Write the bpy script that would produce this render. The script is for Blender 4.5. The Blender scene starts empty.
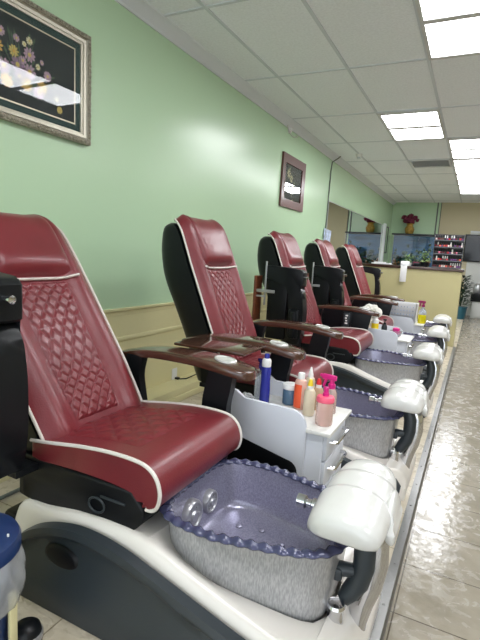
import bpy, bmesh, math, random
from mathutils import Vector, Matrix
random.seed(7)
SC = bpy.context.scene
COL = SC.collection
PI = math.pi

# ------------------------------------------------------------------ materials
def srgb(r, g, b):
    f = lambda c: (c/255/12.92) if c/255 <= .04045 else ((c/255+.055)/1.055)**2.4
    return (f(r), f(g), f(b), 1)

def mat(name, col, rough=.5, metal=0, bump=None, coat=0, trans=0, spec=.5, var=None, emit=None, alpha=1, sheen=0):
    m = bpy.data.materials.new(name); m.use_nodes = True
    nt = m.node_tree; b = nt.nodes['Principled BSDF']
    c = srgb(*col)
    b.inputs['Base Color'].default_value = c
    b.inputs['Roughness'].default_value = rough
    b.inputs['Metallic'].default_value = metal
    b.inputs['Specular IOR Level'].default_value = spec
    b.inputs['Coat Weight'].default_value = coat
    b.inputs['Coat Roughness'].default_value = .12
    b.inputs['Transmission Weight'].default_value = trans
    b.inputs['Alpha'].default_value = alpha
    if emit:
        b.inputs['Emission Color'].default_value = c
        b.inputs['Emission Strength'].default_value = emit
    tc = nt.nodes.new('ShaderNodeTexCoord')
    if var:      # (scale, amount, stretch) colour variation
        mp = nt.nodes.new('ShaderNodeMapping'); mp.inputs['Scale'].default_value = var[2] if len(var) > 2 else (1, 1, 1)
        nz = nt.nodes.new('ShaderNodeTexNoise'); nz.inputs['Scale'].default_value = var[0]; nz.inputs['Detail'].default_value = 4
        rp = nt.nodes.new('ShaderNodeValToRGB')
        a = var[1]
        rp.color_ramp.elements[0].position = .32; rp.color_ramp.elements[1].position = .68
        rp.color_ramp.elements[0].color = (c[0]*(1-a), c[1]*(1-a), c[2]*(1-a), 1)
        rp.color_ramp.elements[1].color = (min(1, c[0]*(1+a)), min(1, c[1]*(1+a)), min(1, c[2]*(1+a)), 1)
        nt.links.new(tc.outputs['Object'], mp.inputs['Vector']); nt.links.new(mp.outputs['Vector'], nz.inputs['Vector'])
        nt.links.new(nz.outputs['Fac'], rp.inputs['Fac']); nt.links.new(rp.outputs['Color'], b.inputs['Base Color'])
    if bump:
        nz = nt.nodes.new('ShaderNodeTexNoise'); nz.inputs['Scale'].default_value = bump[0]; nz.inputs['Detail'].default_value = 5
        bp = nt.nodes.new('ShaderNodeBump'); bp.inputs['Strength'].default_value = bump[1]; bp.inputs['Distance'].default_value = .01
        nt.links.new(tc.outputs['Object'], nz.inputs['Vector'])
        nt.links.new(nz.outputs['Fac'], bp.inputs['Height']); nt.links.new(bp.outputs['Normal'], b.inputs['Normal'])
    return m

def pane_mat(name, tint=(255, 255, 255), ior=.03):
    m = bpy.data.materials.new(name); m.use_nodes = True
    nt = m.node_tree; nt.nodes.clear()
    o = nt.nodes.new('ShaderNodeOutputMaterial'); mx = nt.nodes.new('ShaderNodeMixShader')
    t = nt.nodes.new('ShaderNodeBsdfTransparent'); t.inputs['Color'].default_value = srgb(*tint)
    g = nt.nodes.new('ShaderNodeBsdfGlossy'); g.inputs['Roughness'].default_value = .01
    lw = nt.nodes.new('ShaderNodeLayerWeight'); lw.inputs['Blend'].default_value = .5
    pw = nt.nodes.new('ShaderNodeMath'); pw.operation = 'POWER'; pw.inputs[1].default_value = 4
    nt.links.new(lw.outputs['Facing'], pw.inputs[0])
    f = nt.nodes.new('ShaderNodeMath'); f.operation = 'MULTIPLY_ADD'; f.inputs[1].default_value = .9; f.inputs[2].default_value = ior
    nt.links.new(pw.outputs[0], f.inputs[0])
    nt.links.new(f.outputs[0], mx.inputs[0]); nt.links.new(t.outputs[0], mx.inputs[1]); nt.links.new(g.outputs[0], mx.inputs[2])
    nt.links.new(mx.outputs[0], o.inputs[0])
    return m

def tile_mat(name, c1, c2, grout, size, off, rough):
    """worn square floor tiles: grid grout, patchy gloss."""
    m = bpy.data.materials.new(name); m.use_nodes = True
    nt = m.node_tree; b = nt.nodes['Principled BSDF']; N = nt.nodes.new; L = nt.links.new
    tc = N('ShaderNodeTexCoord'); mp = N('ShaderNodeMapping')
    mp.inputs['Location'].default_value = (-off[0]/size, -off[1]/size, 0); mp.inputs['Scale'].default_value = (1/size,)*3
    L(tc.outputs['Object'], mp.inputs['Vector'])
    sx = N('ShaderNodeSeparateXYZ'); L(mp.outputs['Vector'], sx.inputs[0])
    ds = []
    for ax in (0, 1):
        fr = N('ShaderNodeMath'); fr.operation = 'FRACT'; L(sx.outputs[ax], fr.inputs[0])
        su = N('ShaderNodeMath'); su.operation = 'SUBTRACT'; L(fr.outputs[0], su.inputs[0]); su.inputs[1].default_value = .5
        ab = N('ShaderNodeMath'); ab.operation = 'ABSOLUTE'; L(su.outputs[0], ab.inputs[0]); ds.append(ab)
    mxm = N('ShaderNodeMath'); mxm.operation = 'MAXIMUM'; L(ds[0].outputs[0], mxm.inputs[0]); L(ds[1].outputs[0], mxm.inputs[1])
    gt = N('ShaderNodeMath'); gt.operation = 'GREATER_THAN'; gt.inputs[1].default_value = .4915; L(mxm.outputs[0], gt.inputs[0])
    nz = N('ShaderNodeTexNoise'); nz.inputs['Scale'].default_value = 9; nz.inputs['Detail'].default_value = 6; L(tc.outputs['Object'], nz.inputs['Vector'])
    rp = N('ShaderNodeValToRGB'); rp.color_ramp.elements[0].position = .35; rp.color_ramp.elements[1].position = .65
    rp.color_ramp.elements[0].color = srgb(*c1); rp.color_ramp.elements[1].color = srgb(*c2); L(nz.outputs['Fac'], rp.inputs['Fac'])
    mx = N('ShaderNodeMix'); mx.data_type = 'RGBA'; L(gt.outputs[0], mx.inputs[0]); L(rp.outputs['Color'], mx.inputs[6]); mx.inputs[7].default_value = srgb(*grout)
    L(mx.outputs[2], b.inputs['Base Color'])
    n2 = N('ShaderNodeTexNoise'); n2.inputs['Scale'].default_value = 14; n2.inputs['Detail'].default_value = 8; n2.inputs['Distortion'].default_value = 1.2; L(tc.outputs['Object'], n2.inputs['Vector'])
    r2 = N('ShaderNodeMapRange'); r2.inputs[1].default_value = .4; r2.inputs[2].default_value = .6; r2.inputs[3].default_value = rough[0]; r2.inputs[4].default_value = rough[1]
    L(n2.outputs['Fac'], r2.inputs[0]); L(r2.outputs[0], b.inputs['Roughness'])
    n3 = N('ShaderNodeTexNoise'); n3.inputs['Scale'].default_value = 22; n3.inputs['Detail'].default_value = 3; L(tc.outputs['Object'], n3.inputs['Vector'])
    ad = N('ShaderNodeMath'); ad.operation = 'SUBTRACT'; L(n3.outputs['Fac'], ad.inputs[0]); L(gt.outputs[0], ad.inputs[1])
    bp = N('ShaderNodeBump'); bp.inputs['Strength'].default_value = .4; bp.inputs['Distance'].default_value = .004
    L(ad.outputs[0], bp.inputs['Height']); L(bp.outputs['Normal'], b.inputs['Normal'])
    return m

def speckle_mat(name, c1, c2, scale, stretch, rough, metal, coat=0):
    m = mat(name, c1, rough, metal, coat=coat)
    nt = m.node_tree; b = nt.nodes['Principled BSDF']; N = nt.nodes.new; L = nt.links.new
    tc = N('ShaderNodeTexCoord'); mp = N('ShaderNodeMapping'); mp.inputs['Scale'].default_value = stretch
    nz = N('ShaderNodeTexNoise'); nz.inputs['Scale'].default_value = scale; nz.inputs['Detail'].default_value = 6
    rp = N('ShaderNodeValToRGB'); rp.color_ramp.elements[0].position = .38; rp.color_ramp.elements[1].position = .64
    rp.color_ramp.elements[0].color = srgb(*c1); rp.color_ramp.elements[1].color = srgb(*c2)
    L(tc.outputs['Object'], mp.inputs[0]); L(mp.outputs[0], nz.inputs['Vector']); L(nz.outputs['Fac'], rp.inputs[0]); L(rp.outputs[0], b.inputs['Base Color'])
    bp = N('ShaderNodeBump'); bp.inputs['Strength'].default_value = .25; bp.inputs['Distance'].default_value = .002
    L(nz.outputs['Fac'], bp.inputs['Height']); L(bp.outputs[0], b.inputs['Normal'])
    return m

M = dict(
    green=mat('green gloss paint', (190, 219, 184), .25, bump=(30, .06)),
    cream=mat('cream wainscot paint', (224, 216, 168), .45, bump=(30, .05)),
    beige=mat('beige paint', (190, 180, 150), .6),
    rail=mat('rail paint', (220, 211, 164), .4),
    crown=mat('grey white crown paint', (220, 225, 230), .5),
    tile_c=mat('ceiling tile', (240, 243, 248), .9, bump=(160, .5), var=(60, .05)),
    grid=mat('ceiling grid', (206, 211, 218), .5),
    vent=mat('vent metal', (215, 217, 220), .5),
    lamp=mat('light diffuser', (250, 252, 255), .4, emit=13),
    lampframe=mat('lamp frame', (205, 205, 205), .4),
    floor=tile_mat('floor tile', (140, 132, 117), (156, 148, 133), (90, 83, 72), .305, (2.012, .077), (.09, .30)),
    plat=tile_mat('platform tile', (186, 174, 152), (206, 196, 176), (140, 128, 108), .305, (2.012, .077), (.25, .5)),
    alu=mat('brushed metal trim', (128, 128, 127), .4, 1, bump=(40, .15)),
    chrome=mat('chrome', (215, 215, 218), .08, 1),
    silver=mat('satin silver', (182, 182, 186), .32, .6),
    leather=mat('burgundy leather', (116, 35, 43), .36, bump=(180, .13), coat=.12, var=(5, .10)),
    piping=mat('white piping', (222, 216, 208), .4),
    black=mat('black plastic', (20, 22, 25), .34, spec=.25, bump=(220, .05)),
    blackdeep=mat('black moulded panel', (11, 13, 17), .42, spec=.25),
    darkgrey=mat('dark slate plastic', (46, 53, 58), .36, bump=(200, .05)),
    shell=mat('white gelcoat', (231, 225, 218), .3, coat=.25),
    footw=mat('white vinyl', (218, 217, 214), .22, coat=.4),
    wood=mat('dark walnut gloss', (78, 50, 39), .12, var=(6, .25, (1, 9, 9)), coat=.5),
    woodflat=mat('brown wood board', (112, 62, 40), .4, var=(6, .2, (1, 1, 8))),
    glassout=speckle_mat('silver crackle glass', (160, 160, 163), (190, 190, 192), 260, (1, 1, .2), .28, .3, .3),
    glassin=speckle_mat('violet glitter glass', (136, 134, 156), (160, 158, 178), 200, (1, 1, 1), .2, .35, .4),
    glassrim=mat('violet glass rim', (70, 72, 102), .24, .1, coat=.15),
    cartw=mat('white laminate', (214, 217, 226), .6),
    carttop=mat('pale stone laminate', (224, 223, 219), .35, var=(40, .05)),
    white=mat('white plastic', (235, 235, 233), .35),
    paper=mat('white paper', (238, 238, 240), .7),
    ringw=mat('pale silver ring', (214, 214, 210), .25, .35),
    towel=mat('white towelling', (236, 233, 226), .9, bump=(120, .7)),
    navy=mat('navy plastic', (30, 52, 98), .35),
    blue=mat('cobalt plastic', (38, 48, 150), .25),
    liner=mat('clear bin liner', (225, 228, 232), .25, trans=.35, alpha=.62, bump=(30, .35)),
    clear=mat('clear plastic', (226, 232, 238), .12, trans=.75),
    crinkle=mat('crumpled clear film', (232, 234, 236), .2, trans=.5, bump=(60, 1)),
    orange=mat('orange label', (238, 92, 48), .4),
    peach=mat('peach lotion', (252, 204, 188), .3, trans=.3),
    creamb=mat('cream translucent bottle', (246, 234, 208), .3, trans=.3),
    yellow=mat('yellow cap', (245, 215, 40), .35),
    red=mat('red cap', (225, 40, 50), .35),
    magenta=mat('magenta plastic', (214, 32, 130), .3),
    pink=mat('pink lid', (250, 104, 134), .35),
    pinkgel=mat('pink gel', (250, 222, 214), .12, trans=.7),
    jarblue=mat('blue gel jar', (110, 146, 178), .12, trans=.5),
    yliq=mat('yellow cleaner', (240, 226, 20), .2, trans=.2),
    purple=mat('purple trigger', (150, 28, 90), .35),
    tan=mat('tan paper bag', (200, 170, 140), .7),
    counter=mat('pale yellow counter paint', (196, 187, 140), .5, bump=(20, .05)),
    ctop=mat('dark counter top', (66, 44, 36), .25, coat=.3),
    oldsilver=mat('antique silver frame', (150, 144, 128), .38, .35, bump=(70, 1), var=(90, .35)),
    bevel=mat('pale silver bevel', (178, 172, 156), .32, .3),
    innergilt=mat('pale gilt fillet', (200, 190, 168), .35, .4),
    matgreen=mat('deep green mount', (36, 64, 62), .8),
    print=mat('dark print', (30, 40, 42), .75, var=(4, .25)),
    maroon=mat('maroon frame', (92, 50, 46), .35, coat=.3),
    petl=mat('lilac petals', (150, 122, 150), .7),
    petw=mat('mauve petals', (178, 150, 168), .7),
    pety=mat('yellow petals', (200, 180, 104), .7),
    peto=mat('orange petals', (204, 166, 88), .7),
    petc=mat('pale petals', (214, 208, 170), .7),
    stemg=mat('print stem green', (74, 96, 74), .8),
    leaf=mat('plant green', (58, 104, 56), .6, var=(30, .4)),
    leafl=mat('bright plant green', (148, 190, 112), .6, var=(30, .35)),
    leafd=mat('dark plant green', (34, 62, 42), .6, var=(30, .4)),
    ocean=mat('ocean backdrop', (34, 94, 140), .5, var=(3, .4, (.6, 1, 3))),
    tankframe=mat('dark tank trim', (28, 36, 44), .5),
    reef=mat('reef green', (40, 76, 66), .8, var=(18, .5)),
    reefb=mat('reef brown', (112, 84, 52), .8, var=(18, .5)),
    gold=mat('gold vase', (196, 160, 84), .4, .4, var=(20, .3)),
    burg=mat('burgundy petals', (110, 38, 62), .8, var=(40, .4)),
    mirror=mat('mirror silver', (225, 230, 228), .01, 1),
    teal=mat('teal glazed pot', (26, 90, 108), .3, coat=.4),
    screen=mat('black screen', (14, 15, 18), .12),
    rackm=mat('clear acrylic shelf', (100, 101, 106), .25, trans=.2),
    rackb=mat('dark rack back', (58, 54, 56), .5),
    glass=pane_mat('picture glass', ior=.022),
    tankglass=pane_mat('tank glass'),
    cable=mat('grey cable', (100, 108, 102), .5),
    cablew=mat('white cable', (205, 205, 200), .5),
    postb=mat('pale blue poster', (186, 200, 224), .6, var=(26, .35)),
    walltile=mat('white wall panel', (205, 206, 204), .35),
)

# ------------------------------------------------------------------ mesh helpers
def finish(bm, ang=38):
    bmesh.ops.remove_doubles(bm, verts=bm.verts, dist=1e-6)
    bmesh.ops.recalc_face_normals(bm, faces=bm.faces)
    c = math.cos(math.radians(ang))
    for f in bm.faces: f.smooth = True
    for e in bm.edges:
        if len(e.link_faces) == 2 and e.link_faces[0].normal.dot(e.link_faces[1].normal) < c: e.smooth = False

def mesh(name, bm, mats, ang=38):
    finish(bm, ang)
    me = bpy.data.meshes.new(name); bm.to_mesh(me); bm.free()
    for m in (mats if isinstance(mats, (list, tuple)) else [mats]): me.materials.append(M[m])
    return me

def link(name, me, parent=None, loc=(0, 0, 0), rot=(0, 0, 0)):
    o = bpy.data.objects.new(name, me); COL.objects.link(o)
    o.location = loc; o.rotation_euler = rot
    if parent: o.parent = parent
    return o

def obj(name, bm, mats, parent=None, loc=(0, 0, 0), rot=(0, 0, 0), ang=38):
    return link(name, mesh(name, bm, mats, ang), parent, loc, rot)

def tag(o, label, cat, group=None, kind=None):
    o['label'] = label; o['category'] = cat
    if group: o['group'] = group
    if kind: o['kind'] = kind
    return o

def thing(name, label, cat, loc, group=None, rz=0):
    o = bpy.data.objects.new(name, None); COL.objects.link(o)
    o.location = loc; o.rotation_euler = (0, 0, rz); o.empty_display_size = .05
    return tag(o, label, cat, group)

def struct(name, bm, mats, ang=38):
    o = obj(name, bm, mats, ang=ang); o['kind'] = 'structure'
    return o

def new(): return bmesh.new()

def box(bm, x0, x1, y0, y1, z0, z1, bev=0, seg=2, mi=0):
    vs = [bm.verts.new((x, y, z)) for x in (x0, x1) for y in (y0, y1) for z in (z0, z1)]
    q = [(0, 1, 3, 2), (4, 6, 7, 5), (0, 4, 5, 1), (2, 3, 7, 6), (0, 2, 6, 4), (1, 5, 7, 3)]
    fs = [bm.faces.new([vs[i] for i in f]) for f in q]
    for f in fs: f.material_index = mi
    if bev:
        es = list({e for f in fs for e in f.edges})
        r = bmesh.ops.bevel(bm, geom=es, offset=bev, segments=seg, profile=.5, affect='EDGES')
        for f in r['faces']: f.material_index = mi
    return bm

def prism(bm, prof, a0, a1, axis='y', bev=0, seg=2, mi=0):
    def P(p, a):
        if axis == 'y': return (p[0], a, p[1])
        if axis == 'x': return (a, p[0], p[1])
        return (p[0], p[1], a)
    A = [bm.verts.new(P(p, a0)) for p in prof]; B = [bm.verts.new(P(p, a1)) for p in prof]
    n = len(prof)
    fa = bm.faces.new(A); fb = bm.faces.new(list(reversed(B))); fs = [fa, fb]
    for i in range(n): fs.append(bm.faces.new([A[i], B[i], B[(i+1) % n], A[(i+1) % n]]))
    for f in fs: f.material_index = mi
    if bev:
        es = list(fa.edges)+list(fb.edges)
        r = bmesh.ops.bevel(bm, geom=es, offset=bev, segments=seg, profile=.5, affect='EDGES', clamp_overlap=True)
        for f in r['faces']: f.material_index = mi
    return bm

def loft(bm, rings, cap=True, mi=0, closed=True):
    R = [[bm.verts.new(p) for p in r] for r in rings]
    n = len(R[0])
    for a, b in zip(R, R[1:]):
        for i in range(n if closed else n-1):
            f = bm.faces.new([a[i], a[(i+1) % n], b[(i+1) % n], b[i]]); f.material_index = mi
    if cap:
        f = bm.faces.new(list(reversed(R[0]))); f.material_index = mi
        f = bm.faces.new(R[-1]); f.material_index = mi
    return bm

def tube(bm, pts, r, n=10, closed=False, mi=0, flat=1.0):
    pts = [Vector(p) for p in pts]; N = len(pts)
    rr = r if isinstance(r, (list, tuple)) else [r]*N
    T = []
    for i in range(N):
        a = pts[(i-1) % N] if (closed or i > 0) else pts[i]
        b = pts[(i+1) % N] if (closed or i < N-1) else pts[i]
        T.append((b-a).normalized())
    up = Vector((0, 0, 1)) if abs(T[0].z) < .9 else Vector((0, 1, 0))
    u = T[0].cross(up).normalized()
    rings = []
    for i in range(N):
        u = (u - T[i]*u.dot(T[i])).normalized(); v = T[i].cross(u)
        rings.append([pts[i]+u*(rr[i]*math.cos(2*PI*k/n))+v*(rr[i]*flat*math.sin(2*PI*k/n)) for k in range(n)])
    if closed: rings.append(rings[0])
    return loft(bm, rings, cap=not closed, mi=mi)

def lathe(bm, prof, loc=(0, 0, 0), n=20, mi=0, axis='z', mods=None):
    rings = []
    for r, z in prof:
        ring = []
        for k in range(n):
            a = 2*PI*k/n; q = max(r, 1e-4)*(mods(a) if mods else 1)
            c, s = q*math.cos(a), q*math.sin(a)
            p = (c, s, z) if axis == 'z' else ((z, c, s) if axis == 'x' else (c, z, s))
            ring.append((loc[0]+p[0], loc[1]+p[1], loc[2]+p[2]))
        rings.append(ring)
    return loft(bm, rings, mi=mi)

def grid(bm, fn, nu, nv, mi=0):
    V = [[bm.verts.new(fn(i/nu, j/nv)) for i in range(nu+1)] for j in range(nv+1)]
    for j in range(nv):
        for i in range(nu):
            f = bm.faces.new([V[j][i], V[j][i+1], V[j+1][i+1], V[j+1][i]]); f.material_index = mi
    return bm

def blob(bm, c, r, sub=2, jit=.2, mi=0, sc=(1, 1, 1)):
    r0 = bmesh.ops.create_icosphere(bm, subdivisions=sub, radius=1)
    for v in r0['verts']:
        k = r*(1+random.uniform(-jit, jit)); v.co = Vector((c[0]+v.co.x*k*sc[0], c[1]+v.co.y*k*sc[1], c[2]+v.co.z*k*sc[2]))
        for f in v.link_faces: f.material_index = mi
    return bm

def interp(tab, x):
    """smooth (Catmull-Rom) interpolation in a table [(x, y...)]"""
    n = len(tab)
    if x <= tab[0][0]: return tab[0][1]
    if x >= tab[-1][0]: return tab[-1][1]
    for i in range(n-1):
        if tab[i][0] <= x <= tab[i+1][0]:
            x0, y0 = tab[i]; x1, y1 = tab[i+1]; h = x1-x0
            m0 = (y1-tab[i-1][1])/(x1-tab[i-1][0]) if i > 0 else (y1-y0)/h
            m1 = (tab[i+2][1]-y0)/(tab[i+2][0]-x0) if i < n-2 else (y1-y0)/h
            t = (x-x0)/h
            return (2*t**3-3*t*t+1)*y0+(t**3-2*t*t+t)*h*m0+(-2*t**3+3*t*t)*y1+(t**3-t*t)*h*m1

# ------------------------------------------------------------------ camera
cam = bpy.data.cameras.new('camera'); co = bpy.data.objects.new('camera', cam); COL.objects.link(co)
PIT, YAW, ROL, FPX = 0.144236901, 0.458659859, 0.0606423441, 466.783057
d = Vector((-math.sin(YAW)*math.cos(PIT), math.cos(YAW)*math.cos(PIT), -math.sin(PIT)))
r0 = Vector((math.cos(YAW), math.sin(YAW), 0)); u0 = r0.cross(d)
r = r0*math.cos(ROL)+u0*math.sin(ROL); u = -r0*math.sin(ROL)+u0*math.cos(ROL)
mw = Matrix(((r.x, u.x, -d.x, 2.13), (r.y, u.y, -d.y, 0), (r.z, u.z, -d.z, 1.225), (0, 0, 0, 1)))
co.matrix_world = mw
cam.sensor_fit = 'VERTICAL'; cam.sensor_height = 36; cam.lens = FPX/640*36; cam.clip_start = .02
SC.camera = co

# ------------------------------------------------------------------ setting
HC = 2.748; YB = 12.95; XR = 6.4; YF = -3.2; PZ = .05
bm = new(); box(bm, 2.0, XR, YF, YB, -.1, 0); struct('floor', bm, 'floor')
bm = new(); box(bm, 0, 1.964, YF, 7.36, -.1, PZ); box(bm, 0, 2.0, 7.36, YB, -.1, 0); struct('platform', bm, 'plat')
bm = new(); prism(bm, [(1.962, -.02), (2.002, -.02), (2.002, .05), (1.998, .056), (1.964, .056)], YF, 7.36)
for k in range(30):
    lathe(bm, [(.005, .0555), (.005, .058), (.002, .059)], (1.981, -.2+k*.25, 0), 8)
struct('trim_1', bm, 'alu')
bm = new(); box(bm, -.12, 0, YF, YB, -.1, HC+.1); struct('wall_left', bm, 'green')
bm = new(); box(bm, 0, XR, YB, YB+.12, -.1, HC+.1); struct('wall_back', bm, 'green')
bm = new(); box(bm, 1.16, XR, YB-.03, YB, 2.06, HC); box(bm, 1.16, 1.9, YB-.03, YB, 0, 2.06); struct('wall_panel', bm, 'beige')
bm = new(); box(bm, XR, XR+.12, YF, YB, -.1, HC+.1); struct('wall_right', bm, 'beige')
bm = new(); box(bm, 0, XR, YF, YB, HC, HC+.1); struct('ceiling', bm, 'tile_c')
# ceiling T-bars (2 x 4 ft grid)
X0, Y0, S = -.2078, 2.732, .61
bm = new()
for i in range(1, 11): box(bm, X0+S*i-.012, X0+S*i+.012, YF, YB, HC-.006, HC+.002)
for j in range(-4, 9): box(bm, 0, XR, Y0+2*S*j-.012, Y0+2*S*j+.012, HC-.0055, HC+.002)
struct('ceiling_grid', bm, 'grid')
# crown moulding, chair rails, wainscot, pipe ledge
bm = new()
prism(bm, [(0, 2.675), (.012, 2.675), (.016, 2.69), (.03, 2.70), (.05, 2.722), (.07, 2.735), (.082, 2.738), (.085, HC), (0, HC)], YF, YB); struct('trim_2', bm, 'crown')
bm = new()
prism(bm, [(0, .745), (.012, .75), (.012, .775), (.026, .785), (.026, .797), (0, .80)], YF, 7.3); struct('trim_3', bm, 'rail')
bm = new(); box(bm, 0, .008, YF, 7.3, 0, .75)
prism(bm, [(.008, .565), (.014, .57), (.018, .585), (.014, .598), (.008, .602)], YF, 7.3); struct('wainscot', bm, 'cream')
bm = new(); box(bm, 0, .19, YF, 7.3, PZ, .155, .006); box(bm, .19, .202, YF, 7.3, PZ, .10, .004); struct('baseboard_left', bm, 'cream')
bm = new(); box(bm, 1.9, XR, YB-.05, YB, 2.04, 2.075, .004); struct('trim_4', bm, 'crown')
bm = new(); box(bm, 1.9, XR, YB-.02, YB, 0, 2.04); struct('wall_tiles', bm, 'walltile')
bm = new(); box(bm, 1.075, 1.105, YB-.03, YB, 0, HC); box(bm, 1.16, 1.18, YB-.045, YB-.03, 0, HC); struct('trim_5', bm, 'cable')
bm = new(); box(bm, 0, .05, 11.82, 12.0, 0, 2.12, .006); struct('trim_6', bm, 'crown')

# ceiling lights
def light(cx, cy, label, e=.07, m=.045):
    t = thing('ceiling_light', label, 'light', (cx, cy, HC), 'fluorescent ceiling panels')
    bm = new()
    for x0, x1, y0, y1 in ((-.30, -.275, -.605, .605), (.275, .30, -.605, .605), (-.275, .275, -.605, e-.605), (-.275, .275, .605-e, .605), (-.275, .275, -m, m)):
        box(bm, x0, x1, y0, y1, -.018, -.001)
    obj('frame', bm, 'lampframe', t)
    for a, b in ((e-.604, -m-.001), (m+.001, .604-e)):
        bm = new(); box(bm, -.274, .274, a, b, -.009, -.002); obj('diffuser', bm, 'lamp', t)
xc = lambda i: X0+S*(i+.5)
yc_ = lambda j: Y0+2*S*(j+.5)
light(xc(3), yc_(0), 'large bright ceiling light cut by the top right corner of the photo, nearest of all', .045, .03)
light(xc(2), yc_(2), 'bright two-panel ceiling light standing alone left of the long light row')
for j, w in ((3, 'first and nearest of the joined ceiling light row at the right edge'), (4, 'second of the joined ceiling light row at the right edge'),
             (5, 'third of the joined ceiling light row at the right edge'), (6, 'last and farthest of the joined ceiling light row near the back wall')):
    light(xc(3), yc_(j), w)
for i, j, w in ((6, 0, 'nearer front'), (6, 2, 'middle'), (6, 4, 'far'), (3, -2, 'rear'), (6, -2, 'rear right')):  # panels out of view, added on the same grid to light the room
    light(xc(i), yc_(j), 'unseen ceiling light added to brighten the room, over the %s of the aisle' % w)
t = thing('ceiling_vent', 'grey slatted air vent in the ceiling beyond the lone light', 'vent', (xc(2), 7.92, HC))
bm = new()
for x0, x1, y0, y1 in ((-.29, -.26, -.28, .28), (.26, .29, -.28, .28), (-.26, .26, -.28, -.25), (-.26, .26, .25, .28)): box(bm, x0, x1, y0, y1, -.014, -.001)
obj('frame', bm, 'vent', t)
bm = new()
for k in range(9): prism(bm, [(-.25+k*.056, -.012), (-.21+k*.056, -.002), (-.205+k*.056, -.003), (-.245+k*.056, -.013)], -.26, .26, 'x')
obj('slats', bm, 'vent', t)

# ------------------------------------------------------------------ pedicure chair meshes (x forward from the wall, y across, z up; base at PZ)
def smooth_path(tab, n):
    out = []
    for k in range(n+1):
        t = k/n*(len(tab)-1)
        out.append((interp([(i, p[0]) for i, p in enumerate(tab)], t), interp([(i, p[1]) for i, p in enumerate(tab)], t)))
    return out

# --- backrest, in coordinates about the pivot (.90, .50)
FRONT = [(.955, .47), (.925, .56), (.888, .66), (.85, .754), (.785, .909), (.735, 1.03), (.699, 1.114), (.655, 1.22), (.612, 1.318), (.575, 1.365), (.525, 1.388)]
REAR = [(.70, .43), (.67, .50), (.63, .62), (.59, .72), (.51, .885), (.455, .99), (.422, 1.08), (.405, 1.19), (.412, 1.28), (.43, 1.34), (.465, 1.376)]
PV = (.90, .50)
FT = [(i/10, p[0]-PV[0]) for i, p in enumerate(FRONT)], [(i/10, p[1]-PV[1]) for i, p in enumerate(FRONT)]
RT = [(i/10, p[0]-PV[0]) for i, p in enumerate(REAR)], [(i/10, p[1]-PV[1]) for i, p in enumerate(REAR)]
WT = [(0, .255), (.3, .27), (.6, .275), (.8, .268), (.88, .262), (.94, .245), (1, .195)]
def FP(s): return Vector((interp(FT[0], s), 0, interp(FT[1], s)))
def RP(s): return Vector((interp(RT[0], s), 0, interp(RT[1], s)))
def FN(s):
    a, b = FP(max(0, s-.02)), FP(min(1, s+.02)); t = (b-a).normalized()
    return Vector((t.z, 0, -t.x))           # forward normal
def W(s): return interp(WT, s)
def cush_h(u, s):
    a = abs(u)
    edge = max(0, 1-a**6)**.5
    bol = .034*math.exp(-((a-.74)/.2)**2)
    end = min(1, (s-0)/.06)*min(1, max(0, (1-s)/.05))**.5 if s < 1 else 0
    return (.012+.014*edge+bol*edge)*max(.0, end)**.5
def back_meshes():
    out = {}
    bm = new(); rings = []
    for k in range(25):
        s = k/24; f = FP(s)-FN(s)*.012; q = RP(s); w = W(s)*.985
        ax = (q-f); ring = []
        e = 3.2
        for i in range(21):
            th = PI*i/20                                 # from near front edge round the rear to far front edge
            c, sn = math.cos(th), math.sin(th)
            yy = -w*(abs(c)**(2/e))*(1 if c > 0 else -1); dd = abs(sn)**(2/e)
            p = f+ax*dd; ring.append((p.x, yy, p.z))
        rings.append(ring)
    loft(bm, rings); out['back_shell'] = mesh('back_shell', bm, 'black')
    bm = new()
    grid(bm, lambda a, b: tuple(FP(b)+FN(b)*cush_h(2*a-1, b)+Vector((0, (2*a-1)*W(b), 0))), 36, 44)
    out['back_cushion'] = mesh('back_cushion', bm, 'leather', 60)
    bm = new()
    def q(a, b):
        s = .10+b*.475; u_ = (2*a-1)*(.50-.08*(1-b))
        A = a*4.6+b*8.8; B = a*4.6-b*8.8
        h = min(1, 1.9*min(abs(math.sin(PI*A)), abs(math.sin(PI*B))))**.6*.0085
        ed = min(1, min(a, 1-a)/.05, min(b, 1-b)/.02)
        return tuple(FP(s)+FN(s)*(cush_h(u_, s)+.001+ed*(.002+h))+Vector((0, u_*W(s), 0)))
    grid(bm, q, 72, 150); out['quilted_panel'] = mesh('quilted_panel', bm, 'leather', 70)
    bm = new()
    pts = [FP(s/40)+FN(s/40)*.017+Vector((0, -W(s/40)-.002, 0)) for s in range(1, 40)]
    top = [FP(1)+Vector((0, -W(1)+2*W(1)*k/10, .004)) for k in range(11)]
    pts2 = [Vector((p.x, -p.y, p.z)) for p in reversed(pts)]
    tube(bm, pts+top+pts2, .0058, 8); out['back_piping'] = mesh('back_piping', bm, 'piping')
    # head pillow, closed puffy pad
    bm = new()
    def pil(a, b, side):
        s = .605+b*.385; u_ = (2*a-1)*(.65+.10*b)
        th = .062*((1-abs(2*a-1)**5)*(1-abs(2*b-1)**7))**.5 if side else 0
        th += .010*math.exp(-((b-.12)/.12)**2)*side*(1-abs(2*a-1)**5)
        th *= (1-.6*b)
        return tuple(FP(s)+FN(s)*(cush_h(u_, s)*.6+th+.004)+Vector((0, u_*W(s), 0)))
    grid(bm, lambda a, b: pil(a, b, 1), 28, 22); grid(bm, lambda a, b: pil(1-a, b, 0), 28, 22)
    out['head_pillow'] = mesh('head_pillow', bm, 'leather', 60)
    bm = new()
    pp = [FP(.592)+FN(.592)*(cush_h(k/10*.70, .592)+.006)+Vector((0, k/10*.70*W(.592), 0)) for k in range(-10, 11)]
    tube(bm, pp, .010, 8, flat=.6); out['pillow_trim'] = mesh('pillow_trim', bm, 'piping')
    return out
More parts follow.
